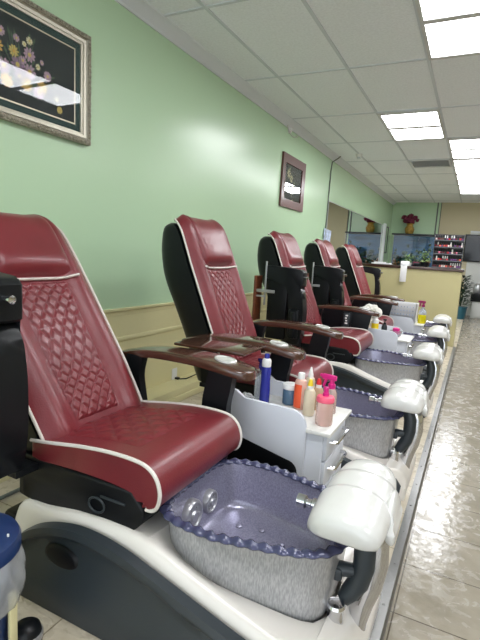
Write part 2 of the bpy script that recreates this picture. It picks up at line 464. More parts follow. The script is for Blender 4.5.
BACK = back_meshes()

# --- seat
SEAT = [(.86, .548), (.95, .560), (1.08, .580), (1.20, .592), (1.30, .592), (1.352, .582), (1.385, .555), (1.40, .513), (1.395, .475), (1.378, .453), (1.352, .449), (1.335, .462), (1.318, .484), (1.22, .497), (1.05, .497), (.86, .485)]
RX = 1.2
def sh(bm):
    for v in bm.verts: v.co.x -= RX; v.co.z -= PZ
    return bm
PARTS = {}
def P_(name, bm, m, ang=38, key=None): PARTS[key or name] = (name, mesh(name, sh(bm), m, ang))
bm = new(); pr = smooth_path(SEAT, 60); prism(bm, pr, -.272, .262, bev=.022, seg=4); P_('seat_cushion', bm, 'leather', 50)
bm = new()
def stop(x):
    return interp([(p[0], p[1]) for p in SEAT[:6]], x)
def sq(a, b):
    x = .90+b*.36; y = (2*a-1)*.19
    A = a*4.5+b*4; B = a*4.5-b*4
    h = min(abs(math.sin(PI*A)), abs(math.sin(PI*B)))**.6*.008
    ed = min(1, min(a, 1-a)/.06, min(b, 1-b)/.06)
    return (x, y, stop(x)+.0005+ed*(.001+h))
grid(bm, sq, 64, 80); P_('quilted_seat_panel', bm, 'leather', 70)
for s, kk in ((-1, 'n'), (1, 'f')):
    bm = new(); pp = [(x, s*(.269 if s < 0 else .259), z+.001) for x, z in smooth_path(SEAT[:11], 50)]
    tube(bm, pp, .0062, 8); P_('seat_piping', bm, 'piping', key='seat_piping'+kk)
bm = new(); prism(bm, smooth_path([(.80, .338), (1.0, .338), (1.18, .342), (1.26, .352), (1.315, .375), (1.345, .412), (1.345, .45)], 24)+[(1.30, .495), (.80, .495)], -.274, .274, bev=.012, seg=3)
P_('seat_frame', bm, 'blackdeep')
bm = new()
tube(bm, [(1.165+.032*math.cos(a), -.277, .410+.024*math.sin(a)) for a in [2*PI*k/20 for k in range(20)]], .004, 6, closed=True)
box(bm, 1.18, 1.28, -.279, -.270, .440, .448, .002); P_('recline_lever', bm, 'darkgrey')
# --- base
ST = [(.80, .215), (.82, .295), (.845, .333), (.95, .345), (1.1, .368), (1.25, .376), (1.36, .368), (1.5, .322), (1.62, .285), (1.75, .248), (1.88, .212), (1.95, .19), (1.985, .165), (2.0, .13)]
DT = [(.80, .330), (1.28, .338), (1.36, .335), (1.5, .292), (1.63, .258), (1.77, .226), (1.9, .18), (1.96, .14), (2.0, .11)]
CXB = 1.622
def taper(x): return 1-.24*max(0, (x-CXB+.05)/.258)
def wellw(x):
    q = abs(x-CXB)/.2565
    return .2255*taper(x)*(1-q**4.5)**(1/4.5) if q < 1 else 0
def bw(x): return .355*(1-.30*max(0, (x-1.80)/.19)**2) if x > 1.80 else .355
bm = new(); rings = []
XS = sorted([.80+.03*k for k in range(39)]+[.81, .82, .832, .845, 1.364, 1.3654, 1.366, 1.368, 1.375, 1.876, 1.878, 1.8784, 1.8786, 1.88, 1.96, 1.972, 1.98, 1.984])
for x in XS:
    b = bw(x)-.016; S_ = interp(ST, x); D = interp(DT, x); tp = b-.045; ww = wellw(x)
    if x > 1.94: k = ((x-1.94)/.045)**2; S_ = S_-(S_-.10)*.55*k; D = D-.03*k
    D = min(D, S_-.004); w1 = max(ww, .02); zb = .14 if ww > 0 else D-.0001
    if zb > D: zb = D-.0001
    h = [(b, PZ), (b-.004, PZ+.06), (tp+.008, S_-.03), (tp, S_-.008), (tp-.012, S_), (tp-.03, S_-.003), (min(w1+.012, tp-.034), D), (min(w1, tp-.04), D-.004 if ww > 0 else D), (max(.01, w1-.012), zb), (.0, zb)]
    rings.append([(x, -y, z) for y, z in h]+[(x, y, z) for y, z in reversed(h[:-1])])
loft(bm, rings); P_('base_shell', bm, 'shell', 45)
AT = [(.845, .055), (.852, .15), (.87, .225), (.93, .283), (1.0, .318), (1.1, .345), (1.19, .352), (1.32, .338), (1.42, .312), (1.5, .288), (1.615, .254), (1.7, .230), (1.8, .205), (1.9, .178), (1.95, .155), (1.97, .12)]
for s, kk in ((-1, 'n'), (1, 'f')):
    bm = new()
    def sp(a, b):
        x = .845+1.12*(a**1.35); top = interp(AT, x)
        z = top-(top-PZ-.001)*b; bb = bw(x)
        wall = bb-.045*max(0, min(1, (z-PZ-.06)/max(.02, interp(ST, x)-.09-PZ)))
        dist = top-z
        lip = .034 if dist < .03 else .034-.027*min(1, (dist-.03)/.022)
        if b == 0: lip = .004
        flare = 0
        return (x, s*(wall+lip+flare), z)
    V = [0, .02, .06, .10, .13, .16, .2, .26, .35, .5, .65, .8, .9, 1]
    nu = 60
    rows = [[sp(i/nu, v) for i in range(nu+1)] for v in V]
    loft(bm, rows, cap=False, closed=False); P_('side_panel', bm, 'darkgrey', 50, key='side_panel'+kk)
    bm = new()
    lathe(bm, [(.001, .010*s), (.03, .010*s), (.036, .007*s), (.04, .0)], (1.08, s*.334, .235), 20, axis='y')
    for v in bm.verts: v.co.x = 1.08+(v.co.x-1.08)*1.9
    P_('handle_recess', bm, 'blackdeep', key='handle_recess'+kk)
bm = new()
box(bm, .64, .83, -.22, .22, PZ, .20, .02); box(bm, .72, .83, -.17, .17, .195, .44, .015); P_('pump_housing', bm, 'black')

# --- foot bowl: rounded trapezoid, narrower at the front
def plan(th, k=1.0, kz=0):
    e = 4.5
    c, s = math.cos(th), math.sin(th)
    x = .275*(abs(c)**(2/e))*(1 if c > 0 else -1); y = .242*(abs(s)**(2/e))*(1 if s > 0 else -1)
    y *= taper(CXB+x)
    return (CXB+x*k, y*k)
NB = 72
BOWL = [(.84, .172), (.885, .178), (.91, .205), (.93, .26), (.95, .33), (.975, .40), (.985, .418)]
bm = new(); loft(bm, [[(*plan(2*PI*i/NB, k), z) for i in range(NB)] for k, z in BOWL], cap=True)
# open the top
top = [f for f in bm.faces if len(f.verts) > 4 and f.calc_center_median().z > .4]; bmesh.ops.delete(bm, geom=top, context='FACES')
P_('foot_bowl', bm, 'glassout', 60)
LIN = [(.05, .258), (.5, .258), (.80, .260), (.845, .270), (.875, .295), (.92, .36), (.968, .424)]
bm = new(); loft(bm, [[(*plan(2*PI*i/NB, k), z) for i in range(NB)] for k, z in LIN], cap=False); bm.faces.new([v for v in bm.verts if abs(v.co.z-.258) < 1e-5 and (v.co.xy-Vector((CXB, 0))).length < .03])
P_('bowl_liner', bm, 'glassin', 60)
bm = new(); NR = 216; nsc = 44; rings = []
def arcmap():
    L = [0]; pts = [plan(2*PI*i/720) for i in range(721)]
    for a, b in zip(pts, pts[1:]): L.append(L[-1]+math.hypot(a[0]-b[0], a[1]-b[1]))
    return pts, L
PTS, LEN = arcmap()
def at_len(t):
    l = t*LEN[-1]
    lo, hi = 0, 720
    while hi-lo > 1:
        m_ = (lo+hi)//2
        if LEN[m_] <= l: lo = m_
        else: hi = m_
    q = (l-LEN[lo])/max(1e-9, LEN[hi]-LEN[lo]); a, b = PTS[lo], PTS[hi]
    return Vector((a[0]+(b[0]-a[0])*q, a[1]+(b[1]-a[1])*q))
for i in range(NR):
    t = i/NR; p = at_len(t); p2 = at_len((t+.004) % 1); tg = (p2-p).normalized(); nn = Vector((tg.y, -tg.x))
    w_ = math.cos(2*PI*nsc*t); ro = .0175+.0022*w_; rz = .0085+.0015*w_
    ph = 2*PI*nsc*t
    ring = []
    for k in range(10):
        a = 2*PI*k/10
        q = p+nn*(ro*math.cos(a)*1.0+.002+.003*math.sin(ph)); ring.append((q.x, q.y, .424+rz*math.sin(a)+.0018*math.sin(ph+1.5)))
    rings.append(ring)
rings.append(rings[0]); loft(bm, rings, cap=False); P_('bowl_rim', bm, 'glassrim', 60)
for n_, (y, z, rr) in enumerate(((-.05, .328, .056), (.07, .324, .042))):
    bm = new(); x = CXB-.275*.905
    lathe(bm, [(rr, -.02), (rr, .012), (rr*.93, .020), (rr*.8, .020), (rr*.74, .013), (rr*.36, .015), (rr*.3, .024), (.001, .025)], (x, y, z), 24, axis='x')
    for k in range(6):
        a = PI*k/3; lathe(bm, [(.004, .013), (.003, .019), (.001, .02)], (x, y+rr*.56*math.cos(a), z+rr*.56*math.sin(a)), 8, axis='x')
    P_('water_jet', bm, 'silver', key='water_jet%d' % n_)
for n_, (x, y) in enumerate(((1.50, .08), (1.56, .0), (1.58, .10), (1.66, -.06), (1.67, .06))):
    bm = new(); lathe(bm, [(.012, .256), (.012, .262), (.008, .265), (.001, .265)], (x, y, 0), 12); P_('bubble_nozzle', bm, 'glassin', key='nozzle%d' % n_)

# --- footrest
bm = new(); rings = []
FR = [(-.205, .50), (-.197, .76), (-.178, .93), (-.13, .99), (-.03, 1.03), (-.012, 1.01), (-.004, .90), (.006, .90), (.02, .97), (.09, .97), (.112, .95), (.119, .85), (.129, .85), (.142, .90), (.19, .84), (.222, .72), (.244, .52), (.253, .25)]
for y, k in FR:
    hw = .112*k; ht = .046*k
    ring = []
    for i in range(28):
        a = 2*PI*i/28; c, s = math.cos(a), math.sin(a)
        e = 2.6
        xx = hw*abs(c)**(2/e)*(1 if c > 0 else -1); zz = abs(s)**(2/e)*(1 if s > 0 else -1)
        zz = ht*zz*(1.05 if zz > 0 else .75)
        ring.append((1.905+xx, y+.03*(xx/.11)**2*(1 if y > 0 else 0)*0, .512+zz-.015*(xx/.11)**2+.02*(y+.2)/.45))
    rings.append(ring)
loft(bm, rings); [setattr(v, 'co', Vector((1.908+(v.co.x-1.905)*.94, .045+(v.co.y-.025)*.94, v.co.z-.008))) for v in bm.verts]; P_('footrest', bm, 'footw', 55)
bm = new(); rings = []
for y, k in ((-.035, .25), (-.028, .7), (.0, .95), (.05, 1), (.09, .9), (.118, .6), (.125, .25)):
    rings.append([(2.004+.020*math.cos(a)+.018*max(0, -math.sin(a)), y+.012*math.sin(a), .483+.062*k*math.sin(a)) for a in [2*PI*i/18 for i in range(18)]])
loft(bm, rings); P_('footrest_wing', bm, 'footw', 55)
bm = new(); tube(bm, [(1.925, .03, .485), (1.962, .03, .44), (1.980, .03, .39), (1.983, .028, .33), (1.974, .024, .26), (1.957, .02, .20), (1.945, .016, .14), (1.942, .016, .09)], [.030, .032, .034, .035, .034, .032, .031, .031], 18)
P_('footrest_column', bm, 'chrome')
bm = new(); tube(bm, [(1.905, .01, .475), (1.935, .005, .44), (1.951, .0, .39), (1.953, -.003, .33), (1.942, -.008, .275), (1.922, -.014, .24), (1.905, -.022, .215)], [.028, .031, .033, .033, .032, .029, .022], 14)
P_('column_cover', bm, 'darkgrey')
bm = new(); tube(bm, [(1.93, -.01, .31), (1.89, -.03, .315), (1.865, -.035, .32)], [.02, .022, .012], 12); box(bm, 1.860, 1.900, -.055, -.01, .285, .325, .008); P_('column_latch', bm, 'darkgrey')
bm = new(); lathe(bm, [(.040, .130), (.042, .152), (.036, .158), (.027, .164), (.024, .18), (.025, .215), (.028, .222), (.024, .23), (.001, .231)], (1.895, -.068, 0), 28); P_('drain_knob', bm, 'chrome')
bm = new()
tube(bm, [(1.90, .045, .445), (1.80, .045, .445), (1.775, .045, .445)], [.012, .012, .012], 12)
lathe(bm, [(.012, -.0), (.022, .004), (.022, .03), (.014, .036), (.014, .05), (.020, .054), (.020, .075), (.001, .08)], (1.715, .045, .445), 16, axis='x'); P_('water_spout', bm, 'chrome')

# --- arms
def board(s):
    bm = new(); rings = []
    Z = [(.70, .722), (.76, .742), (.85, .764), (.95, .776), (1.1, .780), (1.2, .777), (1.3, .766), (1.41, .747)]
    Wd = [(.70, .04), (.76, .056), (.95, .074), (1.15, .082), (1.28, .080), (1.36, .072), (1.395, .058), (1.412, .03)]
    for k in range(40):
        x = .705+(1.412-.705)*k/39; z = interp(Z, x); w = interp(Wd, x); c = s*.378
        h = .0185
        rings.append([(x, c-w, z-h*.6), (x, c-w+.006, z-h*1.9), (x, c, z-h*2.0), (x, c+w-.006, z-h*1.9), (x, c+w, z-h*.6), (x, c+w-.006, z-.002), (x, c+w-.02, z+.001), (x, c, z+.003), (x, c-w+.02, z+.001), (x, c-w+.006, z-.002)])
    loft(bm, rings); return bm
for s, kk in ((-1, 'n'), (1, 'f')):
    P_('armrest', board(s), 'wood', 60, key='arm'+kk)
    bm = new()
    cz = .7705; cx, cy = 1.275, s*.380
    lathe(bm, [(.043, -.004), (.043, .003), (.039, .0055), (.035, .004), (.034, .002), (.001, .002)], (cx, cy, cz+.0035), 28)
    for v in bm.verts: v.co.x = cx+(v.co.x-cx)*1.15; v.co.z -= .1*(v.co.x-cx)
    P_('cup_ring', bm, 'ringw', key='ring'+kk)
    bm = new(); prism(bm, smooth_path([(1.235, .745), (1.215, .66), (1.205, .58), (1.21, .46)], 12)+smooth_path([(1.33, .46), (1.322, .58), (1.335, .66), (1.345, .735)], 12), s*.34-.022, s*.34+.022, bev=.006); P_('arm_support', bm, 'black', key='sup'+kk)
    bm = new(); prism(bm, smooth_path([(.80, .742), (.785, .66), (.80, .58), (.81, .46)], 10)+smooth_path([(.91, .46), (.885, .58), (.875, .66), (.895, .75)], 10), s*.335-.02, s*.335+.02, bev=.006); P_('arm_support', bm, 'black', key='rsup'+kk)
    bm = new(); prism(bm, [(.80, .455), (.90, .455), (.90, .478), (.80, .478)], min(s*.25, s*.36), max(s*.25, s*.36), bev=.003); P_('rear_bracket', bm, 'black', key='rbr'+kk)
    bm = new(); prism(bm, [(1.20, .44), (1.32, .44), (1.32, .468), (1.20, .468)], min(s*.25, s*.365), max(s*.25, s*.365), bev=.003); P_('front_bracket', bm, 'black', key='fbr'+kk)
    bm = new(); box(bm, .86, 1.24, min(s*.45, s*.72), max(s*.45, s*.72), .758, .772, .004); P_('tray_board', bm, 'wood', key='tb'+kk)
    # inner filler panel with a control holder (seen under the far arms of the third and fourth chair)
    bm = new(); prism(bm, [(.90, .745), (.90, .56), (1.25, .58), (1.33, .56), (1.36, .735), (1.2, .762)], s*.315-.006, s*.315+.006, bev=.003); P_('arm_panel', bm, 'blackdeep', key='fill'+kk)
    bm = new(); box(bm, 1.09, 1.18, s*.31-.028, s*.31-.004, .585, .735, .008, mi=0); box(bm, 1.105, 1.165, s*.31-.031, s*.31-.027, .60, .725, .004, mi=1)
    for k in range(4): box(bm, 1.122+(k % 2)*.004, 1.148-(k % 3)*.004, s*.31-.033, s*.31-.030, .622+k*.024, .635+k*.024, mi=2)
    P_('control_holder', bm, ['black', 'darkgrey', 'white'], key='ctl'+kk)
    # raised arm: black hook, rear wooden board, silver rail
    y0, y1 = (s*.405-.05, s*.405+.05)
    prof = smooth_path([(.60, 1.13), (.70, 1.128), (.80, 1.122), (.90, 1.112)], 8)+[(.925, 1.105), (.938, 1.09), (.938, .985), (.925, .975), (.885, .978)]
    outer = smooth_path([(.93, .94), (.948, .84), (.955, .74), (.952, .62), (.93, .50)], 12)
    inner = smooth_path([(.82, .50), (.825, .62), (.83, .76), (.815, .90), (.775, .99)], 12)
    if s > 0: inner = smooth_path([(.875, .50), (.885, .62), (.887, .76), (.88, .90), (.855, 1.03)], 12)
    bm = new(); prism(bm, prof+outer+inner+[(.60, 1.03 if s < 0 else 1.06)], y0, y1, bev=.012, seg=3); P_('raised_arm', bm, 'black', key='up'+kk)
    bm = new(); box(bm, .835, .925, y0-.018, y0+.01, .55, .79, .012, 3); box(bm, .86, .90, y0-.028, y0-.01, .55, .77, .008); P_('arm_hinge', bm, 'black', key='hinge'+kk)
    bm = new(); lathe(bm, [(.010, 0), (.010, .018), (.013, .02), (.013, .032), (.001, .036)], (.938, s*.405-.015, 1.05), 14, axis='x'); P_('arm_knob', bm, 'chrome', key='knob'+kk)
    bm = new(); box(bm, .515, .535, s*.405-.075, s*.405+.055, .66, 1.04, .004); P_('tray_board', bm, 'woodflat', key='tray'+kk)
    bm = new(); box(bm, .605, .618, y0-.010, y0+.006, .80, 1.165, .003); box(bm, .535, .70, y0-.012, y0, .905, .93, .003); box(bm, .535, .62, y0-.012, y0, .865, .88, .003); P_('tray_rail', bm, 'silver', key='rail'+kk)
    bm = new(); box(bm, .625, .80, y0+.02, y0+.05, .52, 1.04, .01); P_('arm_back_plate', bm, 'blackdeep', key='plate'+kk)

LOW = ('base_shell', 'side_panel', 'foot_bowl', 'footrest', 'footrest_column', 'drain_knob', 'water_spout')
def chair(yc, dx, back_dx, back_rot, near, far, label, fill=False, tray=False, arm_dx=0, low_dx=0):
    t = thing('pedicure_chair', label, 'chair', (RX+dx, yc, PZ), 'pedicure chairs along the green wall')
    def add(k, parent=t):
        n, me = PARTS[k]; return link(n, me, parent)
    base = add('base_shell'); 
    for k in ('side_paneln', 'side_panelf'):
        sp_ = add(k); add('handle_recess'+k[-1], sp_)
    add('pump_housing')
    fr = add('seat_frame'); add('recline_lever', fr)
    for kk in 'nf': add('rbr'+kk, fr)
    seat = add('seat_cushion'); add('quilted_seat_panel', seat); add('seat_pipingn', seat); add('seat_pipingf', seat)
    loc = (PV[0]-RX+back_dx, 0, PV[1]-PZ); rot = (0, -math.radians(back_rot), 0)
    shb = link('back_shell', BACK['back_shell'], t, loc, rot)
    cu = link('back_cushion', BACK['back_cushion'], t, loc, rot)
    for k in ('quilted_panel', 'back_piping', 'head_pillow', 'pillow_trim'): link(k, BACK[k], cu)
    bowl = add('foot_bowl')
    for k in ('bowl_liner', 'bowl_rim', 'water_jet0', 'water_jet1')+tuple('nozzle%d' % i for i in range(5)): add(k, bowl)
    f = add('footrest'); add('footrest_wing', f)
    c = add('footrest_column'); add('column_cover', c); add('column_latch', c)
    add('drain_knob'); add('water_spout')
    for kk, st in (('n', near), ('f', far)):
        if st == 'down':
            a = add('arm'+kk); a.location.x = arm_dx; add('ring'+kk, a); add('sup'+kk, a); add('rsup'+kk, a); add('fbr'+kk, a)
            if tray and kk == 'n': add('tb'+kk, a)
            if fill and kk == 'f': q_ = add('fill'+kk, a); add('ctl'+kk, a)
        elif st == 'up':
            a = add('up'+kk); add('knob'+kk, a)
            if kk == 'n':
                for q_ in ('hinge', 'plate', 'tray', 'rail'): add(q_+kk, a)
    for o in t.children:
        if o.name.split('.')[0] in LOW: o.location.x += low_dx
    return t
chair(1.32, -.015, -.027, 12.3, 'up', 'down', 'nearest burgundy pedicure chair, fully in view with quilted back and violet foot bowl', arm_dx=-.025)
chair(2.58, 0, -.05, 0, 'down', 'down', 'second burgundy pedicure chair from the camera, behind the cart of bottles, both wooden arms down', tray=True, low_dx=-.04)
chair(4.03, -.03, -.035, 0, 'up', 'down', 'third burgundy pedicure chair from the camera, near arm raised showing a brown board', True, low_dx=-.022)
chair(5.34, -.05, -.03, 0, 'up', 'down', 'fourth burgundy pedicure chair from the camera, between the third and the last', True, low_dx=-.012)
chair(6.66, -.05, -.04, 0, 'down', 'up', 'last and farthest burgundy pedicure chair, standing before the yellow counter', low_dx=-.05)

# ------------------------------------------------------------------ drawer carts
def cart(x1, yc, label, dark=True):
    """x1: front of the top; local x from 0 at that front, going back to -.50"""
    t = thing('pedicure_cart', label, 'cart', (x1, yc, PZ), 'white drawer carts between the chairs')
    z = lambda v: v-PZ
    bm = new(); box(bm, -.46, -.035, -.165, .160, z(PZ)+.02, z(.484), .003); obj('cabinet', bm, 'cartw', t)
    bm = new(); box(bm, -.46, 0, -.185, .195, z(.487), z(.505), .004); obj('top', bm, 'carttop', t)
    for s, n in ((-1, 'side_panel'), (1, 'side_panel')):
        pf = [(-.49, z(PZ)), (-.11, z(PZ)), (-.105, z(.46))]+[(-.170+.065*math.cos(a), z(.50)+.075*math.sin(a)) for a in [PI/2*k/8 for k in range(1, 9)]]+[(-.40, z(.580)), (-.44, z(.61)), (-.49, z(.62))]
        bm = new(); prism(bm, pf, s*.178-.008, s*.178+.008, bev=.002); sp_ = obj(n, bm, 'cartw', t)
        if s < 0:
            bm = new(); pf = [(-.47, z(.20)), (-.13, z(.20)), (-.13, z(.30))]+[(-.18+.05*math.cos(a), z(.30)+.05*math.sin(a)) for a in [PI/2*k/6 for k in range(7)]]+[(-.47, z(.415))]
            prism(bm, pf, -.1905, -.1862, bev=.001); obj('black_inset', bm, 'blackdeep', sp_)
    for k, (a, b) in enumerate(((.37, .478), (.25, .362), (.11, .242))):
        bm = new(); box(bm, -.036, -.018, -.158, .155, z(a), z(b), .003); dr = obj('drawer', bm, 'cartw', t)
        bm = new()
        tube(bm, [(-.02, -.105, z(b-.04)), (.004, -.10, z(b-.04)), (.010, -.09, z(b-.04)), (.010, .09, z(b-.04)), (.004, .10, z(b-.04)), (-.02, .105, z(b-.04))], .0085, 8); obj('handle', bm, 'chrome', dr)
    for sx in (-.43, -.08):
        for sy in (-.15, .15):
            bm = new(); lathe(bm, [(.018, 0), (.018, .02), (.012, .024)], (sx, sy, 0), 12); obj('foot', bm, 'black', t)
    return t
cart(1.675, 2.01, 'white drawer cart covered in bottles beside the nearest foot bowl')
cart(1.66, 4.70, 'white drawer cart between the third and fourth chairs, towel and dark pump bottle on it')
cart(1.65, 6.02, 'farthest white drawer cart, yellow spray bottle on its corner')

# ------------------------------------------------------------------ bottles
CT = .5055
def bottle(name, label, cat, x, y, z, parts, group=None, rz=0):
    t = thing(name, label, cat, (x, y, z), group, rz)
    for n, bm, m in parts: obj(n, bm, m, t)
    return t
def L(prof, n=20, **k): bm = new(); lathe(bm, prof, n=n, **k); return bm
G = 'bottles and jars on the nearest cart'
bottle('lotion_bottle', 'tall cobalt blue bottle with white collar and blue flip top', 'bottle', 1.285, 2.03, CT, [
    ('body', L([(.022, 0), (.0245, .006), (.0245, .07), (.0225, .11), (.0245, .168), (.023, .180), (.014, .187)]), 'blue'),
    ('collar', L([(.021, .183), (.0225, .187), (.0225, .212), (.019, .220), (.012, .224)]), 'white'),
    ('cap', L([(.012, .222), (.0125, .240), (.010, .246), (.001, .247)]), 'blue')], G)
def trigger(s=1, z0=.15, m=None):
    bm = new()
    lathe(bm, [(.015*s, z0), (.015*s, z0+.018*s), (.010*s, z0+.022*s), (.009*s, z0+.035*s)], n=14)
    box(bm, -.018*s, .045*s, -.009*s, .009*s, z0+.033*s, z0+.055*s, .005*s)
    prism(bm, [(.022*s, z0+.035*s), (.032*s, z0+.035*s), (.040*s, z0+.005*s), (.034*s, z0-.002*s)], -.006*s, .006*s, bev=.002)
    box(bm, .045*s, .055*s, -.006*s, .006*s, z0+.040*s, z0+.052*s, .002)
    return bm
bottle('spray_bottle', 'clear spray bottle with a blue trigger head by the blue bottle', 'bottle', 1.238, 2.09, CT, [
    ('body', L([(.03, 0), (.033, .006), (.033, .09), (.026, .12), (.013, .135), (.013, .15)]), 'clear'),
    ('trigger_head', trigger(.9, .148), 'blue')], G, rz=2.4)
bm = new(); blob(bm, (0, 0, .028), .034, 3, .22, sc=(1.1, 1, .8)); tag(obj('plastic_wrap', bm, 'crinkle', loc=(1.222, 1.965, CT)), 'crumpled clear plastic wrap at the back of the nearest cart', 'wrap')
bottle('gel_jar', 'squat blue gel jar with a white screw lid', 'jar', 1.39, 2.10, CT, [
    ('body', L([(.032, 0), (.036, .005), (.036, .070), (.033, .076)], 24), 'jarblue'),
    ('lid', L([(.037, .076), (.038, .079), (.038, .098), (.036, .101), (.001, .102)], 24), 'white')], G)
bm = new(); lathe(bm, [(.0265, 0), (.029, .005), (.029, .128), (.025, .140), (.014, .147)], n=20)
bmo = new(); lathe(bmo, [(.0297, .010), (.0297, .122)], n=24)
geo = [f for f in bmo.faces if len(f.verts) > 4 or f.calc_center_median().x > -.004]
bmesh.ops.delete(bmo, geom=geo, context='FACES')
bottle('lotion_bottle', 'peach lotion bottle with a vertical orange label and white cap', 'bottle', 1.455, 2.06, CT, [
    ('body', bm, 'peach'), ('label', bmo, 'orange'), ('cap', L([(.016, .145), (.016, .172), (.014, .175), (.001, .176)]), 'white')], G, rz=.75)
bottle('nozzle_bottle', 'cream bottle with a yellow pointed nozzle', 'bottle', 1.52, 2.0, CT, [
    ('body', L([(.024, 0), (.026, .005), (.026, .107), (.021, .120), (.012, .125)]), 'creamb'),
    ('collar', L([(.014, .123), (.014, .136), (.009, .139)]), 'white'),
    ('nozzle', L([(.012, .138), (.011, .150), (.007, .166), (.004, .168), (.001, .1685)]), 'yellow')], G)
bottle('nozzle_bottle', 'white pointed nozzle bottle standing behind the orange labelled one', 'bottle', 1.475, 2.14, CT, [
    ('body', L([(.022, 0), (.024, .005), (.024, .120), (.02, .135), (.012, .14)]), 'creamb'),
    ('nozzle', L([(.013, .14), (.012, .154), (.006, .178), (.003, .19), (.001, .1905)]), 'white')], G)
bottle('nozzle_bottle', 'small tan bottle with a bright red tip', 'bottle', 1.53, 2.10, CT, [
    ('body', L([(.022, 0), (.024, .005), (.024, .090), (.02, .104), (.012, .109)]), 'tan'),
    ('collar', L([(.014, .107), (.014, .121), (.010, .124)]), 'white'),
    ('nozzle', L([(.012, .123), (.011, .135), (.007, .15), (.001, .152)]), 'red')], G)
bottle('spray_bottle', 'small spray bottle with a magenta trigger behind the pink lidded jar', 'bottle', 1.595, 2.09, CT, [
    ('body', L([(.026, 0), (.028, .005), (.028, .095), (.02, .115), (.012, .122)]), 'pinkgel'),
    ('trigger_head', trigger(1.15, .117), 'magenta')], G, rz=2.9)
bottle('pump_jar', 'wide clear jar of pink gel with pink lid and magenta pump, at the cart corner', 'jar', 1.615, 1.925, CT, [
    ('body', L([(.034, 0), (.038, .006), (.038, .095), (.035, .105)], 24), 'pinkgel'),
    ('lid', L([(.0385, .103), (.0395, .106), (.0395, .118), (.036, .126), (.016, .128), (.001, .1285)], 24), 'pink'),
    ('pump', L([(.014, .128), (.014, .142), (.011, .144), (.012, .163), (.009, .167), (.001, .168)], 16), 'magenta')], G)
# far carts
bm = new(); lathe(bm, [(.03, 0), (.034, .006), (.034, .08), (.03, .12), (.016, .16), (.013, .175)], n=20)
bottle('spray_bottle', 'spray bottle of bright yellow cleaner with a purple trigger', 'bottle', 1.615, 6.0, CT, [
    ('liquid', L([(.042, 0), (.046, .008), (.046, .105), (.001, .106)]), 'yliq'),
    ('neck', L([(.046, .106), (.045, .14), (.034, .165), (.018, .185), (.016, .20)]), 'clear'),
    ('trigger_head', trigger(1.35, .198), 'purple')], rz=2.6)
bottle('pump_bottle', 'yellow labelled bottle with a white top on the middle cart', 'bottle', 1.32, 4.60, CT, [
    ('body', L([(.03, 0), (.034, .006), (.034, .02), (.034, .14), (.03, .155), (.014, .165)]), 'white'),
    ('label', L([(.0346, .03), (.0346, .12)], 20), 'yellow'),
    ('cap', L([(.017, .163), (.017, .19), (.001, .192)]), 'white')])
bottle('pump_bottle', 'dark bottle with a black pump beside the yellow labelled one', 'bottle', 1.405, 4.62, CT, [
    ('body', L([(.024, 0), (.027, .006), (.027, .09), (.02, .11), (.012, .116)]), 'tankframe'),
    ('pump', L([(.014, .115), (.014, .13), (.006, .134), (.006, .15), (.016, .152), (.016, .165), (.001, .167)]), 'black')])
bottle('scoop_bowl', 'clear bowl holding a magenta scoop on the middle cart', 'bowl', 1.51, 4.68, CT, [
    ('bowl', L([(.03, 0), (.045, .01), (.058, .05), (.060, .058)]), 'clear'),
    ('scoop', L([(.02, .03), (.034, .06), (.034, .082), (.001, .09)]), 'magenta')])
bm = new(); box(bm, -.05, .05, -.04, .04, 0, .17, .008); tag(obj('paper_bag', bm, 'tan', loc=(1.20, 4.60, CT)), 'tan paper bag behind the yellow labelled bottle', 'bag')
bm = new()
for k in range(16): blob(bm, (random.uniform(-.07, .09), random.uniform(-.04, .04), .05+random.uniform(0, .19)), random.uniform(.04, .055), 2, .14)
tag(obj('towel', bm, 'towel', loc=(1.22, 4.80, CT)), 'crumpled pile of white towels at the back of the middle cart', 'towel')
t = thing('plastic_basket', 'white perforated plastic basket standing on the farthest cart', 'basket', (1.40, 5.96, CT))
bm = new()
prism(bm, [(-.15, 0), (.15, 0), (.155, .235), (-.155, .235)], -.10, -.092); prism(bm, [(-.15, 0), (.15, 0), (.155, .235), (-.155, .235)], .092, .10)
box(bm, -.155, -.145, -.10, .10, 0, .235); box(bm, .145, .155, -.10, .10, 0, .235); box(bm, -.15, .15, -.1, .1, 0, .008)
obj('body', bm, 'paper', t)
bm = new()
for i in range(8):
    for k in range(4): box(bm, -.125+i*.034, -.113+i*.034, -.1015, -.0995, .05+k*.045, .062+k*.045)
obj('holes', bm, 'postb', t)

# ------------------------------------------------------------------ waste bin
t = thing('waste_bin', 'navy blue waste bin with a clear liner beside the nearest chair base', 'bin', (.985, .72, PZ-.0))
bm = new(); lathe(bm, [(.10, 0), (.108, .004), (.122, .33), (.124, .332), (.10, .332)], n=40); obj('body', bm, 'navy', t)
bm = new(); lathe(bm, [(.135, .325), (.142, .33), (.142, .355), (.136, .368), (.12, .376), (.05, .382), (.001, .383)], n=44); ld = obj('lid', bm, 'navy', t)
bm = new(); lathe(bm, [(.003, .378), (.003, .386), (.001, .387)], (.10, .06, -.003), 8); obj('rivet', bm, 'white', ld)
bm = new(); rings = []
for k in range(12):
    z = .335-.18*k/11
    rings.append([(((.134+.016*math.sin(PI*k/11)+.004*math.sin(7*a+k*.5)+.002*math.sin(17*a-k*.6))*math.cos(a)), ((.134+.016*math.sin(PI*k/11)+.004*math.sin(7*a+k*.5)+.002*math.sin(17*a-k*.6))*math.sin(a)), z+.025*math.sin(3*a+1)*(k/11)) for a in [2*PI*i/72 for i in range(72)]])
loft(bm, rings, cap=False); obj('liner', bm, 'liner', t, ang=80)
bm = new(); box(bm, .112, .124, .045, .070, .06, .22, .004); obj('hinge_strip', bm, 'cream', t, rot=(0, 0, 0))
